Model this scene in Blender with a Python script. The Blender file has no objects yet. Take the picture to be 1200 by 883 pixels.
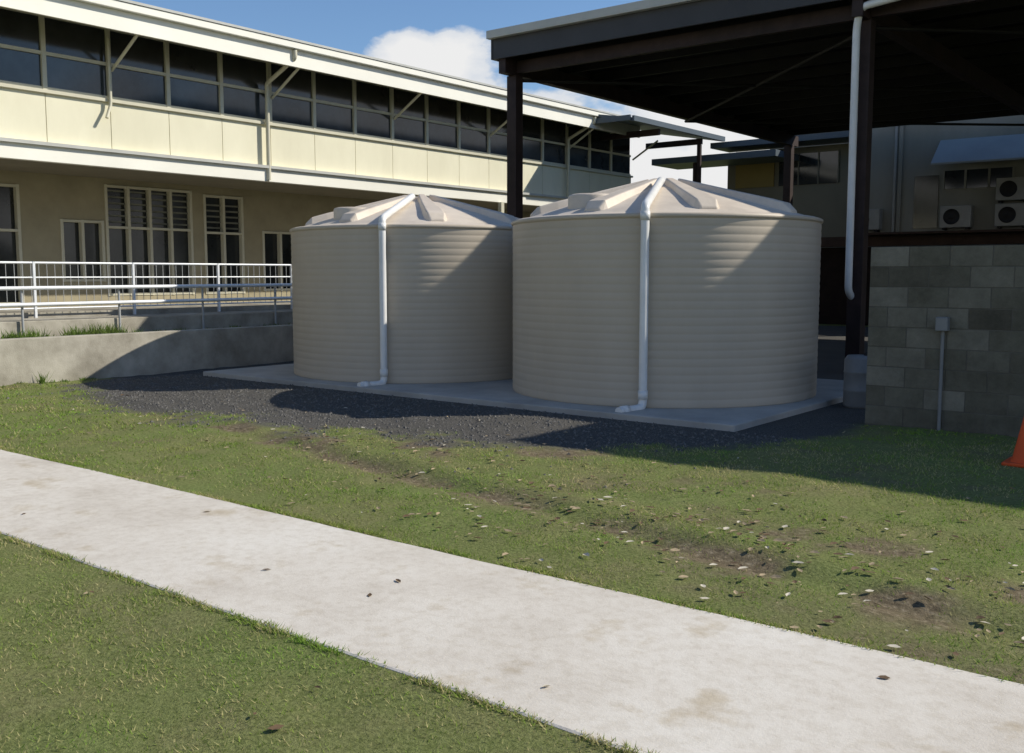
import bpy, math, random
import numpy as np
from mathutils import Vector
random.seed(7); rng=np.random.default_rng(7)
S=bpy.context.scene; C=S.collection
S.view_settings.view_transform='Standard'
try: S.view_settings.look='None'
except Exception: pass
S.view_settings.exposure=0

# ---------------------------------------------------------------- materials
def mat(name,col,rough=.8,var=.12,scale=3.0,bump=0.0,bscale=40,metal=0,spec=.3,dirt=None,stretch=(1,1,1)):
    m=bpy.data.materials.new(name); m.use_nodes=True
    nt=m.node_tree; N=nt.nodes; L=nt.links
    b=N['Principled BSDF']; b.inputs['Roughness'].default_value=rough
    b.inputs['Metallic'].default_value=metal; b.inputs['Specular IOR Level'].default_value=spec
    geo=N.new('ShaderNodeNewGeometry')
    mp=N.new('ShaderNodeVectorMath'); mp.operation='MULTIPLY'; mp.inputs[1].default_value=stretch
    L.new(geo.outputs['Position'],mp.inputs[0])
    n=N.new('ShaderNodeTexNoise'); n.inputs['Scale'].default_value=scale; n.inputs['Detail'].default_value=8; n.inputs['Roughness'].default_value=.65
    L.new(mp.outputs[0],n.inputs['Vector'])
    r=N.new('ShaderNodeValToRGB'); r.color_ramp.elements[0].position=.3; r.color_ramp.elements[1].position=.7
    c=np.array(col)
    d=np.array(dirt) if dirt is not None else c*(1-var*1.6)
    r.color_ramp.elements[0].color=(*d,1); r.color_ramp.elements[1].color=(*np.clip(c*(1+var*.6),0,1),1)
    L.new(n.outputs['Fac'],r.inputs['Fac']); L.new(r.outputs['Color'],b.inputs['Base Color'])
    if bump>0:
        n2=N.new('ShaderNodeTexNoise'); n2.inputs['Scale'].default_value=bscale; n2.inputs['Detail'].default_value=6
        L.new(geo.outputs['Position'],n2.inputs['Vector'])
        bp=N.new('ShaderNodeBump'); bp.inputs['Strength'].default_value=1; bp.inputs['Distance'].default_value=bump
        L.new(n2.outputs['Fac'],bp.inputs['Height']); L.new(bp.outputs['Normal'],b.inputs['Normal'])
    return m

M={}
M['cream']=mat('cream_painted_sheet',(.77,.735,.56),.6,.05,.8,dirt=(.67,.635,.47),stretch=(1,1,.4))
M['creamshade']=mat('shade_darkened_cream_wall',(.37,.325,.215),.8,.12,1.5)  # cream with the shade under the overhang put into its colour
M['fascia']=mat('white_fascia_paint',(.86,.84,.74),.5,.05,.6)
M['frame']=mat('cream_window_frame',(.60,.57,.44),.5,.05,3)
M['gutter']=mat('grey_gutter',(.50,.50,.46),.45,.08,2)
M['soffit']=mat('soffit',(.22,.20,.15),.8,.1,2)
M['glass']=mat('dark_window_glass',(.022,.030,.036),.08,.5,.7,spec=.6)
M['glassb']=mat('tinted_window_glass',(.030,.034,.034),.12,.4,.9,spec=.6)
M['blind']=mat('louvre_blades',(.20,.20,.16),.4,.2,3)
M['conc']=mat('weathered_concrete',(.45,.42,.35),.9,.2,1.7,.004,60,dirt=(.22,.20,.155))
M['slab']=mat('slab_concrete',(.43,.415,.38),.85,.18,1.2,.003,60)
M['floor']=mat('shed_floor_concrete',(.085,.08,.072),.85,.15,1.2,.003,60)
M['rail']=mat('galvanised_rail',(.78,.80,.81),.4,.05,5,metal=.1)
M['baluster']=mat('baluster_steel',(.42,.43,.43),.5,.05,5,metal=.2)
M['tank']=mat('beige_tank_polyethylene',(.525,.455,.36),.5,.05,1.3,.0006,90,spec=.35,dirt=(.475,.408,.318),stretch=(1,1,.3))
M['tankroof']=mat('beige_tank_roof',(.70,.61,.50),.5,.06,2.2,.001,90,spec=.35,dirt=(.55,.475,.385))
M['pvc']=mat('white_pvc_pipe',(.80,.80,.78),.35,.05,3,spec=.5,dirt=(.68,.68,.65))
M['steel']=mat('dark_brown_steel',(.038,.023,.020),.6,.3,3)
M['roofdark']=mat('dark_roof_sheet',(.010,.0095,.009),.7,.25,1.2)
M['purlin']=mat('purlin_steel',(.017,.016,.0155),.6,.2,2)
M['fasciadk']=mat('dark_grey_fascia',(.055,.055,.057),.5,.15,1)
M['roofblue']=mat('blue_grey_roof',(.09,.115,.135),.5,.1,1)
M['awning']=mat('pale_awning_sheet',(.30,.33,.34),.5,.08,1)
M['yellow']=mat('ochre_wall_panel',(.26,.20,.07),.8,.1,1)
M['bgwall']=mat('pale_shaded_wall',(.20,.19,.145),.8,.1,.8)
M['bgwhite']=mat('shade_darkened_white_wall',(.27,.262,.225),.8,.08,.8,dirt=(.21,.205,.17),stretch=(1,1,.3))  # white walls behind the shed, their shade darkened into the colour
M['undershade']=mat('undercroft_shade_brown',(.02,.012,.010),.9,.3,3)  # near-black colour stands in for the shaded undercroft
M['brown']=mat('brown_timber',(.06,.037,.028),.8,.2,3)
M['acwhite']=mat('ac_casing',(.32,.32,.30),.5,.08,4)
M['orange']=mat('orange_plastic',(.75,.10,.02),.5,.1,6)
M['black']=mat('black_plastic',(.02,.02,.02),.6,.2,3)
M['drum']=mat('grey_plastic_drum',(.22,.225,.225),.5,.1,4)
M['soil']=mat('bank_soil',(.14,.13,.06),.95,.4,5,.02,25,dirt=(.09,.07,.04))

# ---------------------------------------------------------------- helpers
def empty(name,loc=(0,0,0)):
    e=bpy.data.objects.new(name,None); e.location=loc; e.empty_display_size=.3; C.objects.link(e); return e
def mesh_obj(name,V,F,m=None,parent=None,smooth=False):
    me=bpy.data.meshes.new(name); me.from_pydata([tuple(v) for v in V],[],F); me.update()
    if m: me.materials.append(m)
    if smooth: me.polygons.foreach_set('use_smooth',[True]*len(me.polygons))
    o=bpy.data.objects.new(name,me); C.objects.link(o)
    if parent: o.parent=parent
    return o
BF=[(0,3,2,1),(4,5,6,7),(0,1,5,4),(1,2,6,5),(2,3,7,6),(3,0,4,7)]
def boxes(name,bl,m,parent=None,bevel=0):
    V=[];F=[]
    for (x0,x1,y0,y1,z0,z1) in bl:
        o=len(V)
        V+=[(x0,y0,z0),(x1,y0,z0),(x1,y1,z0),(x0,y1,z0),(x0,y0,z1),(x1,y0,z1),(x1,y1,z1),(x0,y1,z1)]
        F+=[tuple(i+o for i in f) for f in BF]
    ob=mesh_obj(name,V,F,m,parent)
    if bevel:
        md=ob.modifiers.new('bev','BEVEL'); md.width=bevel; md.segments=2; md.limit_method='ANGLE'
    return ob
def box(name,x0,x1,y0,y1,z0,z1,m,parent=None,bevel=0):
    return boxes(name,[(x0,x1,y0,y1,z0,z1)],m,parent,bevel)
def prism(name,pts,axis,a0,a1,m,parent=None):
    n=len(pts)
    if axis=='y': V=[(p[0],a0,p[1]) for p in pts]+[(p[0],a1,p[1]) for p in pts]
    else: V=[(a0,p[0],p[1]) for p in pts]+[(a1,p[0],p[1]) for p in pts]
    F=[tuple(range(n)),tuple(range(2*n-1,n-1,-1))]+[(i,i+n,(i+1)%n+n,(i+1)%n) for i in range(n)]
    return mesh_obj(name,V,F,m,parent)
def lathe(name,prof,seg,m,parent=None,smooth=True,loc=(0,0,0)):
    V=[];F=[]
    for (r,z) in prof:
        for i in range(seg):
            a=2*math.pi*i/seg; V.append((r*math.cos(a),r*math.sin(a),z))
    for j in range(len(prof)-1):
        for i in range(seg):
            k=(i+1)%seg
            F.append((j*seg+i,j*seg+k,(j+1)*seg+k,(j+1)*seg+i))
    o=mesh_obj(name,V,F,m,parent,smooth); o.location=loc; return o
def pipe(name,pts,r,m,parent=None,fil=0.06):
    P=[Vector(p) for p in pts]; out=[P[0]]
    for i in range(1,len(P)-1):
        a=(P[i-1]-P[i]); b=(P[i+1]-P[i]); f=min(fil,a.length*.45,b.length*.45)
        A=P[i]+a.normalized()*f; B=P[i]+b.normalized()*f
        for t in (0,.25,.5,.75,1):
            out.append((1-t)**2*A+2*t*(1-t)*P[i]+t*t*B)
    out.append(P[-1])
    cu=bpy.data.curves.new(name,'CURVE'); cu.dimensions='3D'; cu.bevel_depth=r; cu.bevel_resolution=5; cu.use_fill_caps=True
    sp=cu.splines.new('POLY'); sp.points.add(len(out)-1)
    for i,p in enumerate(out): sp.points[i].co=(*p,1)
    sp.use_smooth=True
    cu.materials.append(m)
    o=bpy.data.objects.new(name,cu); C.objects.link(o)
    if parent: o.parent=parent
    return o

_T=rng.random((8,256,256))
def vn(x,y,k=0):
    x=np.asarray(x,float);y=np.asarray(y,float)
    xi=np.floor(x).astype(int); yi=np.floor(y).astype(int); fx=x-xi; fy=y-yi
    fx=fx*fx*(3-2*fx); fy=fy*fy*(3-2*fy); T=_T[k%8]
    a=T[xi&255,yi&255];b=T[(xi+1)&255,yi&255];c=T[xi&255,(yi+1)&255];d=T[(xi+1)&255,(yi+1)&255]
    return (a*(1-fx)+b*fx)*(1-fy)+(c*(1-fx)+d*fx)*fy
def fbm(x,y,k=0,o=4):
    s=0;a=.5;t=0
    for i in range(o):
        s=s+a*vn(x*2**i+i*17.3,y*2**i+i*9.1,k+i); t+=a; a*=.5
    return s/t
def sst(a,b,x):
    t=np.clip((x-a)/(b-a),0,1); return t*t*(3-2*t)
PY0,PY1=2.77,4.18
RX=[-12,-9,-6.85,-2.7,-1.0,2]; RY=[6.6,6.2,5.95,5.1,4.85,4.7]
def gravel_mask(x,y):
    e=np.interp(x,[-16,-14.5,-13,-11,-8,-5,-3.9,-3.2],[8.2,7.8,6.9,6.3,6.5,7.5,8.6,10.5])
    n=fbm(x*1.3,y*1.3,1)-.5; n2=fbm(x*6,y*6,3)-.5
    m=sst(-.4,.45,y-e+n*1.6+n2*1.1)
    return m*(1-sst(-3.9,-3.3,x+n*.8))*(1-sst(14.6,15,y))
def dirt_mask(x,y):
    yc=np.interp(x,RX,RY)
    n=fbm(x*2.2,y*2.2,2); n2=fbm(x*.9+5,y*.9,3); n3=fbm(x*9,y*9,1)
    band=np.exp(-((y-yc)/.20)**2)*sst(.38,.66,n+.05)*sst(-12,-7.5,x)
    band2=np.exp(-((y-yc-.75)/.35)**2)*sst(.48,.70,n)*.7*sst(-9,-6,x)
    patch=sst(.57,.74,n*.5+n2*.3+n3*.2)*.55*np.where(y>PY1,1,.6)
    side=np.exp(-((y-PY1-.12)/.16)**2)*sst(-2.2,.5,x)*sst(.3,.55,n)
    edge=np.exp(-((y-np.interp(x,[-14,-11,-8,-5],[6.6,5.9,6.1,7.2]))/.3)**2)*sst(.42,.6,n)*sst(-9.5,-8,x)*(1-sst(-5,-4,x))
    return np.clip((band+band2+patch+side+edge)*(.5+.9*n3),0,1)
def ground_z(x,y):
    yc=np.interp(x,RX,RY)
    near=sst(0,.5,np.maximum(PY0-y,y-PY1))
    z=(fbm(x*.7,y*.7,4)-.5)*.09+(fbm(x*5,y*5,5)-.5)*.03
    z=z-.035*np.exp(-((y-yc)/.14)**2)*sst(-10,-7,x)+.025*np.exp(-((y-yc-.3)/.15)**2)
    far=1-sst(12.5,14,y); sl=1-sst(8.6,9.1,y)*(x>-14)*(x<-4.2)
    lim=(1-sst(14,20,np.abs(x+2)))
    return z*near*far*lim*np.clip(sl,0.0,1)-.001*(1-near)

# ---------------------------------------------------------------- ground (one sheet)
xs=np.concatenate([[-1500,-600,-200,-80,-40,-25],np.arange(-16,4.01,.06),[5,7,10,20,40,100,400,1500]])
ys=np.concatenate([[-1500,-500,-100,-30,-10,-4,-2],np.arange(-.5,11.3,.06),[11.6,12,12.5,13,13.5,14,15,16,18,22,30,50,100,300,1500]])
X,Y=np.meshgrid(xs,ys,indexing='ij')
Z=ground_z(X,Y); nx,ny=X.shape
V=np.stack([X,Y,Z],-1).reshape(-1,3)
idx=np.arange(nx*ny).reshape(nx,ny)
Fq=np.stack([idx[:-1,:-1],idx[1:,:-1],idx[1:,1:],idx[:-1,1:]],-1).reshape(-1,4)
me=bpy.data.meshes.new('ground'); me.vertices.add(len(V)); me.vertices.foreach_set('co',V.ravel())
me.loops.add(Fq.size); me.loops.foreach_set('vertex_index',Fq.ravel().astype(np.int32))
me.polygons.add(len(Fq)); me.polygons.foreach_set('loop_start',(np.arange(len(Fq))*4).astype(np.int32))
me.polygons.foreach_set('loop_total',np.full(len(Fq),4,dtype=np.int32)); me.update(calc_edges=True)
me.polygons.foreach_set('use_smooth',[True]*len(Fq))
ca=me.color_attributes.new('mask','FLOAT_COLOR','POINT')
cols=np.ones((len(V),4)); cols[:,0]=gravel_mask(V[:,0],V[:,1]); cols[:,1]=dirt_mask(V[:,0],V[:,1]); cols[:,2]=0
ca.data.foreach_set('color',cols.ravel())
g=bpy.data.objects.new('ground',me); C.objects.link(g)
m=bpy.data.materials.new('lawn_soil_gravel'); m.use_nodes=True; nt=m.node_tree;N=nt.nodes;L=nt.links
b=N['Principled BSDF']; b.inputs['Roughness'].default_value=.95; b.inputs['Specular IOR Level'].default_value=.1
geo=N.new('ShaderNodeNewGeometry')
def noise(sc,det=8,ro=.65):
    n=N.new('ShaderNodeTexNoise'); n.inputs['Scale'].default_value=sc; n.inputs['Detail'].default_value=det; n.inputs['Roughness'].default_value=ro
    L.new(geo.outputs['Position'],n.inputs['Vector']); return n
def ramp(src,els):
    r=N.new('ShaderNodeValToRGB'); L.new(src,r.inputs['Fac'])
    while len(r.color_ramp.elements)<len(els): r.color_ramp.elements.new(.5)
    for e,(p,c) in zip(r.color_ramp.elements,els): e.position=p; e.color=(*c,1)
    return r
def mix(f,a,bb):
    x=N.new('ShaderNodeMix'); x.data_type='RGBA'; L.new(f,x.inputs['Factor']); L.new(a,x.inputs['A']); L.new(bb,x.inputs['B']); return x.outputs['Result']
gr=ramp(noise(1.3).outputs['Fac'],[(.3,(.25,.225,.105)),(.5,(.165,.20,.055)),(.7,(.165,.235,.055))])
gf=ramp(noise(45,4).outputs['Fac'],[(.35,(.08,.085,.033)),(.62,(.27,.275,.12))])
mx=N.new('ShaderNodeMix'); mx.data_type='RGBA'; mx.inputs['Factor'].default_value=.5
L.new(gr.outputs[0],mx.inputs['A']); L.new(gf.outputs[0],mx.inputs['B'])
di=ramp(noise(22,8).outputs['Fac'],[(.3,(.085,.065,.040)),(.55,(.20,.16,.10)),(.72,(.36,.30,.21))])
gv=ramp(noise(70,5,.8).outputs['Fac'],[(.3,(.030,.028,.025)),(.5,(.09,.085,.077)),(.72,(.24,.23,.21))])
at=N.new('ShaderNodeAttribute'); at.attribute_name='mask'
sp=N.new('ShaderNodeSeparateColor'); L.new(at.outputs['Color'],sp.inputs[0])
c1=mix(sp.outputs[1],mx.outputs['Result'],di.outputs[0]); c2=mix(sp.outputs[0],c1,gv.outputs[0])
L.new(c2,b.inputs['Base Color'])
bp=N.new('ShaderNodeBump'); bp.inputs['Distance'].default_value=.015; bp.inputs['Strength'].default_value=1
L.new(noise(55,6,.7).outputs['Fac'],bp.inputs['Height']); L.new(bp.outputs['Normal'],b.inputs['Normal'])
me.materials.append(m)

# ---------------------------------------------------------------- footpath
px=np.arange(-14.5,20.01,.2); V=[];F=[]
for i,x in enumerate(px):
    a=PY0+(vn(x*.8,3,1)-.5)*.03+(vn(x*6,8,2)-.5)*.012; c=PY1+(vn(x*.8,13,3)-.5)*.03+(vn(x*6,18,4)-.5)*.012
    V+=[(x,a,-.06),(x,a+.001,.001),(x,a+.012,.006),(x,c-.012,.006),(x,c-.001,.001),(x,c,-.06)]
for i in range(len(px)-1):
    for j in range(5):
        F.append((i*6+j,(i+1)*6+j,(i+1)*6+j+1,i*6+j+1))
path=mesh_obj('footpath',V,F,None,None)
m=bpy.data.materials.new('broom_finished_concrete'); m.use_nodes=True; nt=m.node_tree;N=nt.nodes;L=nt.links
b=N['Principled BSDF']; b.inputs['Roughness'].default_value=.9; b.inputs['Specular IOR Level'].default_value=.2
geo=N.new('ShaderNodeNewGeometry')
big=ramp(noise(.9,8,.6).outputs['Fac'],[(.28,(.53,.475,.40)),(.5,(.66,.61,.53)),(.72,(.73,.69,.615))])
fine=ramp(noise(14,10,.75).outputs['Fac'],[(.30,(.78,.75,.70)),(.55,(1,1,1))])
ml=N.new('ShaderNodeMix'); ml.data_type='RGBA'; ml.blend_type='MULTIPLY'; ml.inputs['Factor'].default_value=.75
L.new(big.outputs[0],ml.inputs['A']); L.new(fine.outputs[0],ml.inputs['B'])
spk=ramp(noise(2.6,5,.6).outputs['Fac'],[(.57,(1,1,1)),(.70,(.80,.75,.66))])
ml2=N.new('ShaderNodeMix'); ml2.data_type='RGBA'; ml2.blend_type='MULTIPLY'; ml2.inputs['Factor'].default_value=1
L.new(ml.outputs['Result'],ml2.inputs['A']); L.new(spk.outputs[0],ml2.inputs['B'])
L.new(ml2.outputs['Result'],b.inputs['Base Color'])
bp=N.new('ShaderNodeBump'); bp.inputs['Distance'].default_value=.002
L.new(noise(90,5,.7).outputs['Fac'],bp.inputs['Height']); L.new(bp.outputs['Normal'],b.inputs['Normal'])
path.data.materials.append(m)

# ---------------------------------------------------------------- grass blades
def mk(x,y,z,hmin,hmax,w,cl):
    n=len(x)
    a=rng.uniform(0,6.283,n); h=rng.uniform(hmin,hmax,n)*(.5+cl); ln=rng.uniform(.3,1.5,n)*h; b2=rng.uniform(0,6.283,n)
    ww=w*rng.uniform(.6,1.3,n)
    P=np.empty((n,3,3))
    P[:,0]=np.stack([x-np.cos(a)*ww,y-np.sin(a)*ww,z],-1)
    P[:,1]=np.stack([x+np.cos(a)*ww,y+np.sin(a)*ww,z],-1)
    P[:,2]=np.stack([x+np.cos(b2)*ln,y+np.sin(b2)*ln,z+h],-1)
    return P.reshape(-1,3)
def blades(n,x0,x1,y0,y1,dmin,dmax,hmin,hmax,w):
    x=rng.uniform(x0,x1,n); y=rng.uniform(y0,y1,n); d=np.hypot(x,y)
    fwd=-.62*x+.785*y; lat=.785*x+.62*y
    k=(d>dmin)&(d<=dmax)&(fwd>0)&(np.abs(lat)<fwd*.95+1)
    k&=((y<PY0+.02)|(y>PY1-.02))
    k&=~((x>-13.7)&(x<-4.4)&(y>9.25)); k&=~((y>10.6)&(x>-3.9)); k&=(x>-14.5)
    gm=gravel_mask(x,y); dm=dirt_mask(x,y)
    k&=rng.random(n)>np.clip(gm*1.06+dm*.85,0,1)
    cl=fbm(x*3,y*3,6); k&=rng.random(n)<np.clip(.35+(cl-.35)*2.6,0.1,1)
    x=x[k];y=y[k];cl=cl[k]; z=np.where((y>PY0)&(y<PY1),.004,ground_z(x,y)-.004)
    return mk(x,y,z,hmin,hmax,w,cl)
def tri_mesh(name,P,mats,mi=None):
    n=len(P)//3
    me=bpy.data.meshes.new(name); me.vertices.add(3*n); me.vertices.foreach_set('co',P.ravel())
    me.loops.add(3*n); me.loops.foreach_set('vertex_index',np.arange(3*n,dtype=np.int32))
    me.polygons.add(n); me.polygons.foreach_set('loop_start',(np.arange(n)*3).astype(np.int32)); me.polygons.foreach_set('loop_total',np.full(n,3,dtype=np.int32))
    for mm in mats: me.materials.append(mm)
    if mi is not None: me.polygons.foreach_set('material_index',mi.astype(np.int32))
    me.update(calc_edges=True)
    o=bpy.data.objects.new(name,me); C.objects.link(o); return o
def grassmat(name,c0,c1,c2):
    m=bpy.data.materials.new(name); m.use_nodes=True; nt=m.node_tree; N=nt.nodes; L=nt.links
    N.remove(N['Principled BSDF']); out=N['Material Output']
    geo=N.new('ShaderNodeNewGeometry'); n=N.new('ShaderNodeTexNoise'); n.inputs['Scale'].default_value=1.3; n.inputs['Detail'].default_value=6
    L.new(geo.outputs['Position'],n.inputs['Vector'])
    r=N.new('ShaderNodeValToRGB'); r.color_ramp.elements.new(.5)
    for e,(p,c) in zip(r.color_ramp.elements,[(.32,c0),(.5,c1),(.68,c2)]): e.position=p; e.color=(*c,1)
    L.new(n.outputs['Fac'],r.inputs['Fac'])
    d=N.new('ShaderNodeBsdfDiffuse'); t=N.new('ShaderNodeBsdfTranslucent'); ms=N.new('ShaderNodeMixShader'); ms.inputs[0].default_value=.35
    L.new(r.outputs[0],d.inputs[0]); L.new(r.outputs[0],t.inputs[0]); L.new(d.outputs[0],ms.inputs[1]); L.new(t.outputs[0],ms.inputs[2]); L.new(ms.outputs[0],out.inputs['Surface'])
    return m
GA=grassmat('green_grass',(.29,.33,.095),(.235,.33,.065),(.235,.38,.065))
GB=grassmat('dry_grass',(.54,.47,.25),(.46,.42,.20),(.38,.39,.16))
ne=26000
ex=rng.uniform(-12,2.5,ne); es=rng.random(ne)<.5
ey=np.where(es,PY0-.02+rng.normal(0,.016,ne),PY1+.02+rng.normal(0,.016,ne))
ecl=fbm(ex*3,ey*3,6); kk=rng.random(ne)<sst(.3,.6,fbm(ex*4,ey*0+es*5,2)); ex=ex[kk];ey=ey[kk];ecl=ecl[kk]
P=np.concatenate([
 blades(260000,-8,4,0,7.5,1.8,6.5,.010,.025,.0032),
 blades(230000,-13,3,0,10.6,6.5,10.5,.012,.030,.0048),
 blades(100000,-14.5,3,0,10.6,10.5,18,.016,.038,.008),
 mk(ex,ey,np.full(len(ex),-.002),.012,.028,.0036,ecl)])
nb=len(P)//3; cx=P[::3,0]; cy=P[::3,1]
dry=np.clip(.26+1.4*(fbm(cx*.6,cy*.6,7)-.45)+1.0*(fbm(cx*4,cy*4,3)-.5)+np.where(cy<PY0,.24,0),.04,.92)
mi=(rng.random(nb)<dry).astype(int)
tri_mesh('lawn_grass',P,[GA,GB],mi)

def leaves(pts,name):
    V=[];F=[];I=[]
    for (x,y,z,s) in pts:
        a=random.uniform(0,6.28); w=s*random.uniform(.35,.6); t=random.uniform(-.5,.5); c=random.uniform(.1,.5)
        ca_,sa=math.cos(a),math.sin(a); o=len(V)
        for (u,v,h) in [(-s,0,.0),(-.3*s,-w,c*w),(.5*s,-w*.7,c*w),(s,0,.1*s),(.5*s,w*.7,c*w+t*w),(-.3*s,w,c*w+t*w),(.1*s,0,0)]:
            V.append((x+u*ca_-v*sa,y+u*sa+v*ca_,z+.006+max(h,0)))
        k=random.choices([0,1,2],[5,6,1.6])[0]
        for f in [(0,1,6),(1,2,6),(2,3,6),(3,4,6),(4,5,6),(5,0,6)]:
            F.append(tuple(q+o for q in f)); I.append(k)
    ob=mesh_obj(name,V,F)
    for mm in (mat('brown_leaf',(.15,.095,.05),.8,.3,9),mat('tan_leaf',(.40,.31,.19),.8,.3,9),mat('pale_leaf',(.62,.56,.44),.8,.2,9)): ob.data.materials.append(mm)
    ob.data.polygons.foreach_set('material_index',I); return ob
pts=[]
for i in range(1050):
    if i<350:
        x=random.uniform(-8,1.5); yc=float(np.interp(x,RX,RY)); y=random.gauss(yc+.35,.55)
    elif i<640:
        x=random.gauss(-2.6,1.3); y=random.gauss(5.4,.6)
    else: x=random.uniform(-12,2.5); y=random.uniform(.8,8.2)
    if PY0-.02<y<PY1+.02: continue
    z=float(ground_z(x,y)); pts.append((x,y,z+.010,random.uniform(.010,.036)))
for (x,y) in [(-3.6,3.6),(-4.3,3.3),(-3.55,3.35),(-2.2,3.0),(.2,3.35),(-.1,3.2),(-5.7,3.9),(-1.2,3.9),(-6.6,3.1),(-.6,4.0),(.35,3.0)]:
    pts.append((x,y,.004,random.uniform(.018,.034)))
leaves(pts,'fallen_leaves')

n=9000; gx=rng.uniform(-14.3,-3.5,n); gy=rng.uniform(5.8,9.3,n); k=rng.random(n)<gravel_mask(gx,gy)*.9+.02; gx=gx[k];gy=gy[k]; n=len(gx)
s=rng.uniform(.008,.024,n); gz=ground_z(gx,gy)
octv=np.array([[1,0,0],[0,1,0],[-1,0,0],[0,-1,0],[0,0,.8],[0,0,-.5]]); octf=[(0,1,4),(1,2,4),(2,3,4),(3,0,4)]
a=rng.uniform(0,6.28,n); pv=octv[None]*s[:,None,None]*rng.uniform(.6,1.3,(n,6,1))
rx=pv[...,0]*np.cos(a)[:,None]-pv[...,1]*np.sin(a)[:,None]; ry=pv[...,0]*np.sin(a)[:,None]+pv[...,1]*np.cos(a)[:,None]
pv=np.stack([rx+gx[:,None],ry+gy[:,None],pv[...,2]+gz[:,None]],-1)
T=pv[:,np.array(octf)].reshape(-1,3)
tri_mesh('gravel',T,[mat('gravel_stone',(.16,.152,.138),.9,.5,30)])

# ---------------------------------------------------------------- tank slab + tanks
box('concrete_slab',-13.6,-4.45,9.3,14.3,-.05,.07,M['slab'],None,.012)
def tank(name,cx,cy,pipe_ang,hatch_ang):
    e=empty(name,(cx,cy,.07)); R=2.0; H=2.17; n=23
    prof=[(R-.02,0)]
    for i in range(n):
        z0=H*i/n; p=H/n
        for t,dr in ((.0,-.0036),(.12,-.0014),(.28,.0003),(.5,.0010),(.72,.0003),(.90,-.0014)):
            prof.append((R+dr,z0+p*t))
    prof+=[(R-.004,H),(R+.012,H+.005),(R+.02,H+.02),(R+.018,H+.045),(R,H+.055)]
    lathe('wall',prof,160,M['tank'],e)
    lathe('roof',[(R,H+.055),(R-.05,H+.07),(R-.16,H+.08),(R-.2,H+.10),(1.2,H+.28),(.55,H+.46),(.3,H+.50),(.28,H+.52),(.02,H+.535),(0.001,H+.535)],160,M['tankroof'],e)
    cone=lambda r:H+.10+(1.8-r)*.29
    V=[];F=[]
    for k in range(8):
        a=math.radians(pipe_ang+22.5+45*k); ca_,sa=math.cos(a),math.sin(a); o=len(V)
        secs=[(.22,.07,.05),(.9,.13,.075),(1.45,.17,.10),(1.68,.17,.10),(1.78,.13,.03)]
        for (r,w,h) in secs:
            zb=cone(r)-.03
            for (v,z) in ((-w,zb),(-w*.72,cone(r)+h),(w*.72,cone(r)+h),(w,zb)):
                V.append((r*ca_-v*sa,r*sa+v*ca_,z))
        for s_ in range(len(secs)-1):
            for j in range(3): F.append((o+s_*4+j,o+(s_+1)*4+j,o+(s_+1)*4+j+1,o+s_*4+j+1))
        F.append((o,o+1,o+2,o+3)); q=o+4*(len(secs)-1); F.append((q+3,q+2,q+1,q))
    rb=mesh_obj('roof_ribs',V,F,M['tankroof'],e)
    md=rb.modifiers.new('b','BEVEL'); md.width=.018; md.segments=3
    ha=math.radians(hatch_ang); hr=1.3; hz=cone(hr)
    lathe('hatch',[(.30,-.12),(.30,.07),(.285,.09),(.25,.10),(.24,.085),(.1,.09),(.001,.09)],48,M['tankroof'],e,loc=(hr*math.cos(ha),hr*math.sin(ha),hz))
    lathe('top_cap',[(.2,-.02),(.2,.04),(.17,.06),(.001,.07)],40,M['tankroof'],e,loc=(0,0,H+.51))
    pa=math.radians(pipe_ang); ca_,sa=math.cos(pa),math.sin(pa)
    pr=R+.075
    pipe('downpipe',[(pr*ca_-.06,pr*sa-.42,.005),(pr*ca_,pr*sa,.005),(pr*ca_,pr*sa,H+.13),(1.78*ca_,1.78*sa,H+.21),(.45*ca_,.45*sa,H+.55)],.05,M['pvc'],e,.09)
    for z in (.16,H+.02):
        lathe('pipe_socket',[(.05,-.05),(.056,-.05),(.056,.05),(.05,.05)],24,M['pvc'],e,loc=(pr*ca_,pr*sa,z))
    o=lathe('elbow_socket',[(.05,-.05),(.06,-.05),(.06,.05),(.05,.05)],24,M['pvc'],e,loc=(pr*ca_-.045,pr*sa-.32,.005)); o.rotation_euler=(math.radians(90),0,math.radians(-8))
    return e
tank('water_tank',-6.68,11.70,-66,-103)
tank('water_tank.001',-11.02,11.60,-61,-95)

# ---------------------------------------------------------------- block wall
e=empty('concrete_block_wall')
V=[];F=[];cc=[]
bx0,bx1=-3.6,5.0; H=.21; L0=.40
def addb(x0,x1,y0,y1,z0,z1,c):
    o=len(V); V.extend([(x0,y0,z0),(x1,y0,z0),(x1,y1,z0),(x0,y1,z0),(x0,y0,z1),(x1,y0,z1),(x1,y1,z1),(x0,y1,z1)])
    F.extend([tuple(i+o for i in f) for f in BF]); cc.extend([c]*8)
for r in range(9):
    x=bx0-(L0/2 if r%2 else 0)
    while x<bx1:
        a=max(x,bx0); bb=min(x+L0,bx1)
        j=random.uniform(-.002,.002)
        if bb-a>.03: addb(a+.004,bb-.004,10.68+j,10.87,r*H+.004,(r+1)*H-.004,random.gauss(.5,.16) if random.random()<.85 else random.choice([.9,.1]))
        x+=L0
wb=mesh_obj('blocks',V,F,None,e); md=wb.modifiers.new('b','BEVEL'); md.width=.004; md.segments=2
ca=wb.data.color_attributes.new('tone','FLOAT_COLOR','POINT')
ca.data.foreach_set('color',np.array([(max(0,min(1,c)),)*3+(1,) for c in cc]).ravel())
m=bpy.data.materials.new('grey_concrete_block'); m.use_nodes=True; nt=m.node_tree;N=nt.nodes;L=nt.links
b=N['Principled BSDF']; b.inputs['Roughness'].default_value=.95; b.inputs['Specular IOR Level'].default_value=.1
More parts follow.
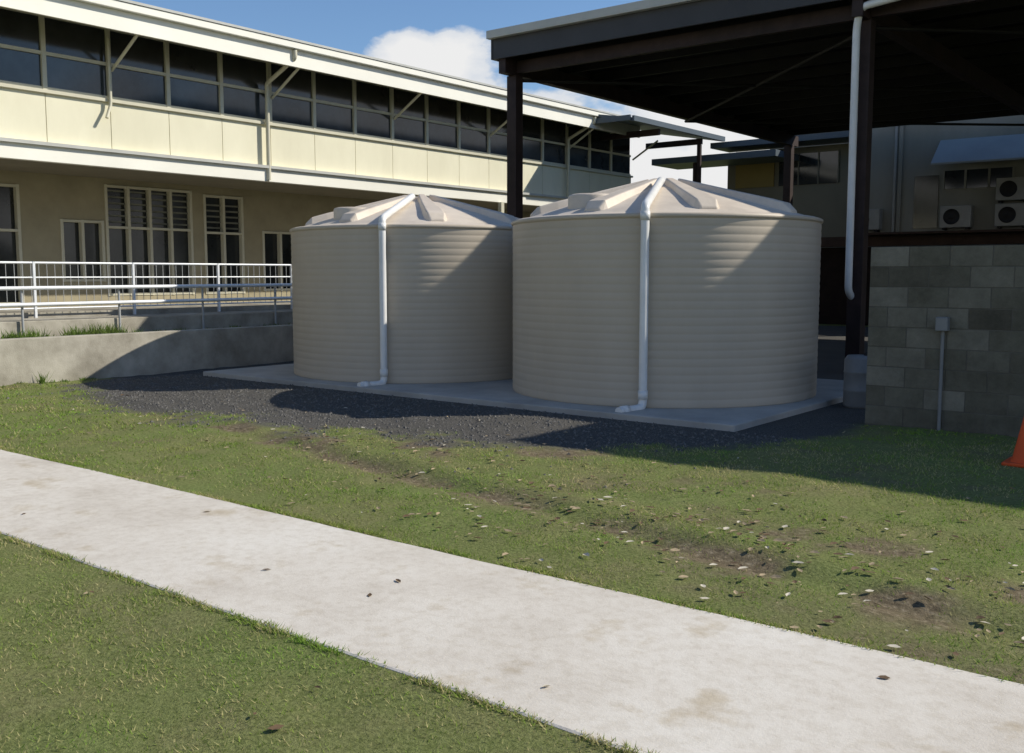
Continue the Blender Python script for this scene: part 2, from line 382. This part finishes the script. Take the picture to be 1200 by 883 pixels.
geo=N.new('ShaderNodeNewGeometry'); at=N.new('ShaderNodeAttribute'); at.attribute_name='tone'
r1=ramp(at.outputs['Fac'],[(0,(.11,.10,.08)),(.5,(.16,.15,.12)),(1,(.24,.225,.19))])
r2=ramp(noise(2.2,9,.75).outputs['Fac'],[(.3,(.55,.55,.51)),(.65,(1.15,1.15,1.10))])
ml=N.new('ShaderNodeMix'); ml.data_type='RGBA'; ml.blend_type='MULTIPLY'; ml.inputs['Factor'].default_value=1
L.new(r1.outputs[0],ml.inputs['A']); L.new(r2.outputs[0],ml.inputs['B']); L.new(ml.outputs['Result'],b.inputs['Base Color'])
bp=N.new('ShaderNodeBump'); bp.inputs['Distance'].default_value=.006
L.new(noise(80,5,.7).outputs['Fac'],bp.inputs['Height']); L.new(bp.outputs['Normal'],b.inputs['Normal'])
wb.data.materials.append(m)
box('mortar',bx0+.004,bx1-.004,10.684,10.864,-.03,9*H-.004,mat('mortar',(.13,.12,.10),.95,.2,5),e)
pipe('conduit',[(-2.83,10.65,0),(-2.83,10.65,1.05)],.018,M['drum'],e)
box('junction_box',-2.89,-2.77,10.58,10.676,1.03,1.17,M['drum'],e,.01)

e=empty('plastic_drum',(-4.12,12.0,0))
lathe('body',[(.001,0),(.17,0),(.185,.03),(.185,.2),(.192,.21),(.185,.22),(.185,.42),(.192,.43),(.185,.44),(.182,.58),(.15,.63),(.001,.635)],40,M['drum'],e)
lathe('cap',[(.04,0),(.04,.035),(.001,.04)],20,M['black'],e,loc=(.08,0,.63))
e=empty('traffic_cone',(-1.72,9.2,0))
lathe('cone_body',[(.135,.03),(.12,.05),(.035,.46),(.028,.47),(.02,.46)],40,M['orange'],e)
boxes('cone_base',[(-.17,.17,-.17,.17,0,.03)],M['orange'],e,.01)

# ---------------------------------------------------------------- retaining wall, bank, ramp & rails
box('retaining_wall',-14.8,-14.6,-6,15,-.1,.67,M['conc'],None,.012)
box('garden_bank',-15.85,-14.8,-6,15,0,.60,M['soil'])
e=empty('access_ramp')
box('ramp_slab',-16.95,-15.85,-6,15,0,.86,M['conc'],e,.01)
for z in (1.36,1.10):
    pipe('handrail',[(-15.75,-5,z),(-15.75,14.8,z+.04)],.032,M['rail'],e)
for i in range(12):
    y=-4+1.65*i; pipe('post',[(-15.80,y,.55),(-15.80,y,1.38)],.02,M['baluster'],e)
e=empty('balustrade')
for z in (1.80,1.55,1.02): pipe('rail',[(-17.0,-5,z),(-17.0,14.8,z)],.02 if z>1.6 else .014,M['rail'],e)
boxes('balusters',[(-17.005,-16.995,y-.0035,y+.0035,1.02,1.80) for y in np.arange(-5,14.8,.14)],M['baluster'],e)
boxes('posts',[(-17.025,-16.975,y-.02,y+.02,.86,1.82) for y in np.arange(-4.6,14.8,1.85)],M['rail'],e)
P=[]
def tuft(x,y,z,n,h,sp_):
    for i in range(n):
        a=random.uniform(0,6.28); r=random.uniform(0,sp_); bx,by=x+r*math.cos(a),y+r*math.sin(a); w=random.uniform(.006,.014)
        b2=random.uniform(0,6.28); hh=h*random.uniform(.4,1)
        P.extend([(bx-w*math.cos(b2),by-w*math.sin(b2),z),(bx+w*math.cos(b2),by+w*math.sin(b2),z),(bx+random.uniform(-.6,.6)*hh,by+random.uniform(-.6,.6)*hh,z+hh)])
for i in range(110): tuft(random.uniform(-15.7,-14.9),random.uniform(4,9.0),.59,30,random.uniform(.08,.28),.16)
for i in range(24): tuft(random.uniform(-15.7,-14.9),random.uniform(9,13),.59,16,.10,.12)
tuft(-14.45,7.15,0,40,.2,.08)
for i in range(40): tuft(-14.52+random.uniform(-.03,.12),random.uniform(3,8),0,14,random.uniform(.03,.09),.06)
tri_mesh('weeds',np.array(P),[grassmat('weed_green',(.16,.20,.06),(.13,.20,.045),(.16,.24,.055))])

# ---------------------------------------------------------------- school building (left)
B=empty('school_building')
Xb=-17.5; Y0,Y1=-6,28.5
zf0,zf1,zs,zt=3.57,3.91,4.79,6.07
box('ground_floor_slab',-20.2,-17.12,Y0,Y1,0,.95,M['conc'],B)
ops=[(7.3,8.2,1.0,3.4),(8.45,9.48,1.0,3.35),(10.34,11.22,1.45,2.72),(11.32,13.36,1.15,3.48),(13.72,14.75,1.15,3.42),(15.35,16.4,1.2,2.65),(18.2,20.2,1.5,3.3),(21.5,23.5,1.5,3.3),(3.5,6.0,1.2,3.4)]
ops.sort(); segs=[]; y=Y0
for (a,b_,z0,z1) in ops:
    segs.append((-19.95,-19.8,y,a,.95,3.6)); segs.append((-19.95,-19.8,a,b_,.95,z0)); segs.append((-19.95,-19.8,a,b_,z1,3.6)); y=b_
segs.append((-19.95,-19.8,y,Y1,.95,3.6))
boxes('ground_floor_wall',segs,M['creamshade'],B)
boxes('ground_floor_glass',[(-19.93,-19.915,a,b_,z0,z1) for (a,b_,z0,z1) in ops],M['glassb'],B)
fr=[];lv=[]
for (a,b_,z0,z1) in ops:
    n=max(2,round((b_-a)/.5)); 
    for i in range(n+1):
        yy=a+(b_-a)*i/n; w=.03; fr.append((-19.90,-19.78,yy-w,yy+w,z0,z1))
    for zz in ((z0+.03,z1-.03,z0+(z1-z0)*.62) if z1>3 else (z0+.03,z1-.03)): 
        for i in range(n):
            fr.append((-19.895,-19.785,a+(b_-a)*i/n+.031,a+(b_-a)*(i+1)/n-.031,zz-.025,zz+.025))
    if z1>3.3 and a>11 or a<5:
        zz=z0+(z1-z0)*.62+.1
        while zz<z1-.12:
            for i in range(n): lv.append((-19.905,-19.86,a+(b_-a)*i/n+.04,a+(b_-a)*(i+1)/n-.04,zz,zz+.035))
            zz+=.13
boxes('ground_floor_frames',fr,M['frame'],B)
boxes('louvres',lv,M['blind'],B)
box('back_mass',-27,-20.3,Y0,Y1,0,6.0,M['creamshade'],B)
box('floor_edge_fascia',Xb-.05,Xb+.10,Y0,Y1,zf0,zf1,M['fascia'],B,.006)
box('floor_edge_lip',Xb+.10,Xb+.17,Y0,Y1,zf1-.07,zf1-.01,M['gutter'],B)
box('upper_floor_deck',-20.29,Xb-.06,Y0,Y1,zf0+.03,zf1-.02,M['soffit'],B)
mod=1.22; ys0=10.17-13*mod
pl=[];mu=[];gl1=[];gl2=[];ra=[]
yy=ys0
while yy+mod<=Y1+.01:
    pl.append((Xb-.05,Xb,yy+.006,yy+mod-.006,zf1+.004,zs-.03))
    mu.append((Xb-.07,Xb+.02,yy-.04,yy+.04,zs+.03,zt))
    zm=(zs+zt)/2+.02
    ra.append((Xb-.065,Xb+.01,yy+.042,yy+mod-.042,zm-.03,zm+.03))
    ra.append((Xb-.065,Xb+.005,yy+.042,yy+mod-.042,zs+.031,zs+.085))
    t1=random.uniform(-.012,.012); t2=random.uniform(-.012,.012)
    gl1.append((Xb-.05+t1,Xb-.035+t1,yy+.03,yy+mod-.03,zs,zm)); gl2.append((Xb-.05+t2,Xb-.035+t2,yy+.03,yy+mod-.03,zm+.001,zt))
    yy+=mod
boxes('wall_panels',pl,M['cream'],B,.003)
boxes('panel_joints',[(Xb-.10,Xb-.035,Y0,Y1,zf1,zs-.04)],M['frame'],B)
boxes('window_mullions',mu,M['frame'],B); boxes('window_rails',ra,M['frame'],B)
boxes('window_glass_lower',gl1,mat('blue_reflection_glass',(.042,.055,.066),.1,.55,.8,spec=.6),B); boxes('window_glass_upper',gl2,M['glassb'],B)  # lower panes carry a bluish reflection in their base colour
box('window_sill',Xb-.08,Xb+.06,Y0,Y1,zs-.03,zs+.03,M['frame'],B,.004)
box('window_head',Xb-.09,Xb+.03,Y0,Y1,zt,zt+.12,M['frame'],B)
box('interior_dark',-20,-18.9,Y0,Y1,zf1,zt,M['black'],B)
Xe=-16.5
prism('roof',[(Xe-.02,6.22),(-22,6.75),(-27.5,6.2),(-27.5,6.1),(-22,6.62),(Xe-.02,6.10)],'y',Y0-.3,27.3,M['gutter'],B)
prism('eave_soffit',[(Xe-.03,5.86),(Xb+.02,6.1),(Xb+.02,6.16),(Xe-.03,5.92)],'y',Y0,27.2,M['soffit'],B)
box('eave_fascia',Xe-.03,Xe+.02,Y0,27.3,5.84,6.27,M['fascia'],B)
box('eave_gutter',Xe+.02,Xe+.13,Y0,27.3,6.18,6.31,M['fascia'],B,.01)
box('roof_flashing',Xe-.06,Xe+.15,Y0,27.3,6.315,6.36,M['gutter'],B)
for k in range(-3,6):
    y=10.17+3.66*k+.04
    pipe('eave_bracket',[(Xb+.03,y,zs+.55),(Xe-.04,y,5.88)],.03,M['frame'],B)
for y in (13.66,24.7,2.7):
    pipe('downpipe',[(Xe+.06,y,6.16),(Xe+.06,y,6.0),(Xb+.13,y,5.6),(Xb+.13,y,3.6)],.045,M['frame'],B)
pipe('downpipe_short',[(Xb+.10,10.12,5.9),(Xb+.10,10.12,4.7),(Xb+.16,10.0,4.45)],.03,M['frame'],B)
boxes('veranda_posts',[(-17.42,-17.3,y-.06,y+.06,.95,3.57) for y in (21.5,26.5)],M['frame'],B)

# ---------------------------------------------------------------- walkway roof + back building
W=empty('covered_walkway')
prism('roof',[(-15.25,6.05),(-17.6,6.45),(-17.6,6.38),(-15.25,5.95)],'y',24.8,30.5,M['roofblue'],W)
box('fascia',-15.24,-15.16,24.8,30.5,5.95,6.10,M['roofblue'],W)
box('fascia_end',-17.45,-15.26,24.73,24.79,5.97,6.12,M['roofblue'],W)
boxes('beams',[(-17.4,-15.35,26.5,26.6,5.75,5.93),(-17.4,-15.35,29.2,29.3,5.75,5.93)],M['steel'],W)
boxes('posts',[(-15.5,-15.38,29.2,29.3,0,5.74)],M['steel'],W)
box('lower_canopy',-17.4,-13.0,29.6,31.4,5.25,5.45,M['roofblue'],W)
boxes('lower_canopy_posts',[(-15.9,-15.8,29.7,29.8,0,5.24)],M['steel'],W)
sx=1.05
def zz_(z): return (z-1.6)*sx+1.6
K=empty('classroom_building'); Yk=31.5
def kb(name,x0,x1,dy0,dy1,z0,z1,m): return box(name,x0*sx,x1*sx,Yk+dy0,Yk+dy1,zz_(z0) if z0>0 else 0,zz_(z1),m,K)
kb('lower_wall',-14.8,8,.15,.4,0,2.42,M['undershade'])
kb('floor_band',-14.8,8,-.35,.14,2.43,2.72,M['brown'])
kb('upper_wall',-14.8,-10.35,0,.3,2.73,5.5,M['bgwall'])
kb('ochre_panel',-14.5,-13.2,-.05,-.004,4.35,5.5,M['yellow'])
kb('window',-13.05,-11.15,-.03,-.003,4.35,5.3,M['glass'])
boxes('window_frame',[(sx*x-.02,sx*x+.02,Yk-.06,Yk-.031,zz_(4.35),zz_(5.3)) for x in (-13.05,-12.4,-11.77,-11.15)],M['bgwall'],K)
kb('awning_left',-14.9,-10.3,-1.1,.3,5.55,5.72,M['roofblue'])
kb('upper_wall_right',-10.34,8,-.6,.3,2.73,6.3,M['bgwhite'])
kb('doorway',-8.75,-8.1,-.63,-.604,2.9,4.35,M['glassb'])
kb('window_right',-7.97,-6.2,-.63,-.604,3.95,4.45,M['glass'])
boxes('window_right_frame',[(sx*x-.03,sx*x+.03,Yk-.66,Yk-.631,zz_(3.95),zz_(4.45)) for x in (-7.97,-7.4,-6.8,-6.2)],M['bgwhite'],K)
prism('awning_right',[(Yk-.6,zz_(5.3)),(Yk-1.5,zz_(4.6)),(Yk-1.5,zz_(4.55)),(Yk-.6,zz_(5.2))],'x',-8.1*sx,-3*sx,M['awning'],K)
kb('wall_rib',-9.2,-9.1,-.68,-.604,2.8,6.2,M['bgwhite'])
pipe('wall_pipe',[(-9.75,Yk-.68,zz_(2.8)),(-9.75,Yk-.68,zz_(6.2))],.04,M['acwhite'],K)
def ac(name,x,z):
    A=empty(name,(x*sx,Yk-.95,zz_(z)))
    boxes('casing',[(-.42,.42,0,.33,0,.62)],M['acwhite'],A,.015)
    o=lathe('fan_grille',[(.001,.01),(.05,.012),(.06,0),(.20,0),(.205,.012),(.225,.012),(.225,0)],32,M['black'],A,loc=(-.1,-.004,.31)); o.rotation_euler=(math.radians(90),0,0)
    boxes('feet',[(-.35,-.28,.02,.31,-.06,-.001),(.28,.35,.02,.31,-.06,-.001)],M['black'],A)
ac('air_conditioner',-7.55,2.88); ac('air_conditioner.001',-6.15,2.88); ac('air_conditioner.002',-10.0,2.88); ac('air_conditioner.003',-6.15,3.56)
kb('unit_shelf',-10.3,8,-1.2,-.61,2.73,2.79,M['brown'])
T_=empty('assembly_hall'); box('walls',-15.6,6,35,44,0,7.1,M['bgwhite'],T_); box('roof',-15.9,6.3,34.7,44.3,7.11,7.25,M['gutter'],T_)

# ---------------------------------------------------------------- open shed
D=empty('open_shed')
rx0,rx1,ry0,ry1=-12.2,14,14.9,28.8
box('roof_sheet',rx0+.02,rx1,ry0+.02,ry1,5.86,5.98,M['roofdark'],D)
box('front_fascia',rx0,rx1,ry0-.04,ry0+.015,5.62,6.05,M['fasciadk'],D)
box('side_fascia',rx0-.04,rx0+.015,ry0-.04,ry1,5.62,6.05,M['fasciadk'],D)
box('front_gutter',rx0-.06,rx1,ry0-.16,ry0-.045,5.98,6.13,M['gutter'],D,.01)
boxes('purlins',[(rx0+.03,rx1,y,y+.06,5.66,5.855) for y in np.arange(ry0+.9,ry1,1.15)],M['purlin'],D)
cx=[-12.02,-5.35,1.3,8]
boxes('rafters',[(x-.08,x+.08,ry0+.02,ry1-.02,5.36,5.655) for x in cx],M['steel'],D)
boxes('columns_front',[(x-.11,x+.11,15.2,15.42,0,5.355) for x in cx],M['steel'],D,.005)
boxes('columns_back',[(x-.11,x+.11,28.2,28.42,0,5.355) for x in cx],M['steel'],D,.005)
boxes('eave_beams',[(rx0+.1,rx1-.1,15.26,15.36,5.40,5.62)],M['steel'],D)
for (a,b_) in (((-12,15.5,5.3),(-5.35,22,5.3)),((-5.35,15.5,5.3),(-12,22,5.3)),((-12,22,5.3),(-5.35,28,5.3)),((-5.35,15.5,5.3),(1.3,22,5.3))):
    pipe('roof_brace',[a,b_],.03,M['purlin'],D)
pipe('shed_downpipe',[(-3.0,14.95,5.72),(-5.33,14.98,5.50),(-5.40,15.05,5.2),(-5.40,15.08,1.35),(-5.40,15.25,1.25)],.055,M['pvc'],D,.12)
box('unseen_shade_roof',.2,14,13.35,14.73,5.98,6.12,M['roofdark'],D)  # added bay out of view, there to cast shadow on the right-hand lawn
box('unseen_shade_fascia',.2,14,13.28,13.345,5.80,6.15,M['fasciadk'],D)
boxes('unseen_shade_posts',[(x-.08,x+.08,13.5,13.66,0,5.975) for x in (4.2,9.0,13.5)],M['steel'],D)
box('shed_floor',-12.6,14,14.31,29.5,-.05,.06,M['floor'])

# ---------------------------------------------------------------- sky, sun
w=bpy.data.worlds.new('World'); S.world=w; w.use_nodes=True; nt=w.node_tree;N=nt.nodes;L=nt.links
sd=Vector((1.0,.95,1)); el=math.atan2(1,math.hypot(1.0,.95)); az=math.atan2(1.0,.95)
bg=N['Background']; sky=N.new('ShaderNodeTexSky'); sky.sky_type='NISHITA'; sky.sun_disc=False; sky.sun_elevation=el; sky.sun_rotation=az
sky.air_density=1.0; sky.dust_density=.2; sky.ozone_density=3.5
ti=N.new('ShaderNodeMix'); ti.data_type='RGBA'; ti.blend_type='MULTIPLY'; ti.inputs['Factor'].default_value=1; ti.inputs['B'].default_value=(.92,1.0,1.08,1)
L.new(sky.outputs[0],ti.inputs['A']); L.new(ti.outputs['Result'],bg.inputs['Color']); bg.inputs['Strength'].default_value=.12
def math_(op,a,b):
    x=N.new('ShaderNodeMath'); x.operation=op
    for i,v in enumerate((a,b)):
        if isinstance(v,(int,float)): x.inputs[i].default_value=v
        else: L.new(v,x.inputs[i])
    return x.outputs[0]
tc=N.new('ShaderNodeTexCoord'); sx_=N.new('ShaderNodeSeparateXYZ'); L.new(tc.outputs['Generated'],sx_.inputs[0])
nz=N.new('ShaderNodeTexNoise'); nz.inputs['Scale'].default_value=13; nz.inputs['Detail'].default_value=9; nz.inputs['Roughness'].default_value=.55
vm=N.new('ShaderNodeVectorMath'); vm.operation='MULTIPLY'; vm.inputs[1].default_value=(1,1,1.8); L.new(tc.outputs['Generated'],vm.inputs[0]); L.new(vm.outputs[0],nz.inputs['Vector'])
base=math_('MULTIPLY',math_('SUBTRACT',.188,sx_.outputs['Z']),6)
def puff(d,rad,amp):
    v=N.new('ShaderNodeVectorMath'); v.operation='DISTANCE'; L.new(tc.outputs['Generated'],v.inputs[0]); v.inputs[1].default_value=d
    return math_('MULTIPLY',math_('MAXIMUM',math_('SUBTRACT',1,math_('DIVIDE',v.outputs['Value'],rad)),0),amp)
f=math_('ADD',math_('ADD',base,puff((-.660,.725,.198),.085,.50)),puff((-.695,.690,.212),.045,.25))
f=math_('ADD',f,math_('MULTIPLY',math_('SUBTRACT',nz.outputs['Fac'],.5),1.0))
f=math_('ADD',f,.5)
cr=N.new('ShaderNodeValToRGB'); cr.color_ramp.elements[0].position=.52; cr.color_ramp.elements[1].position=.64; L.new(f,cr.inputs['Fac'])
cb=N.new('ShaderNodeBackground'); cb.inputs['Strength'].default_value=.85
c2=N.new('ShaderNodeValToRGB'); c2.color_ramp.elements[0].position=.5; c2.color_ramp.elements[0].color=(.66,.74,.86,1); c2.color_ramp.elements[1].position=.8; c2.color_ramp.elements[1].color=(1,1,1,1)
L.new(f,c2.inputs['Fac']); L.new(c2.outputs['Color'],cb.inputs['Color'])
mxs=N.new('ShaderNodeMixShader'); L.new(cr.outputs[0],mxs.inputs[0]); L.new(bg.outputs[0],mxs.inputs[1]); L.new(cb.outputs[0],mxs.inputs[2]); L.new(mxs.outputs[0],N['World Output'].inputs['Surface'])
ld=bpy.data.lights.new('sun','SUN'); ld.energy=5; ld.angle=math.radians(.5); ld.color=(1,.94,.83)
lo=bpy.data.objects.new('sun',ld); C.objects.link(lo); lo.rotation_euler=(-sd).to_track_quat('-Z','Y').to_euler(); lo.location=(20,25,30)
cd=bpy.data.cameras.new('camera'); co=bpy.data.objects.new('camera',cd); C.objects.link(co)
cd.sensor_width=36; cd.lens=35; cd.clip_end=4000; cd.clip_start=.05
co.location=(0,0,1.6); co.rotation_euler=(math.radians(90-5.85),0,math.radians(38.3)); S.camera=co
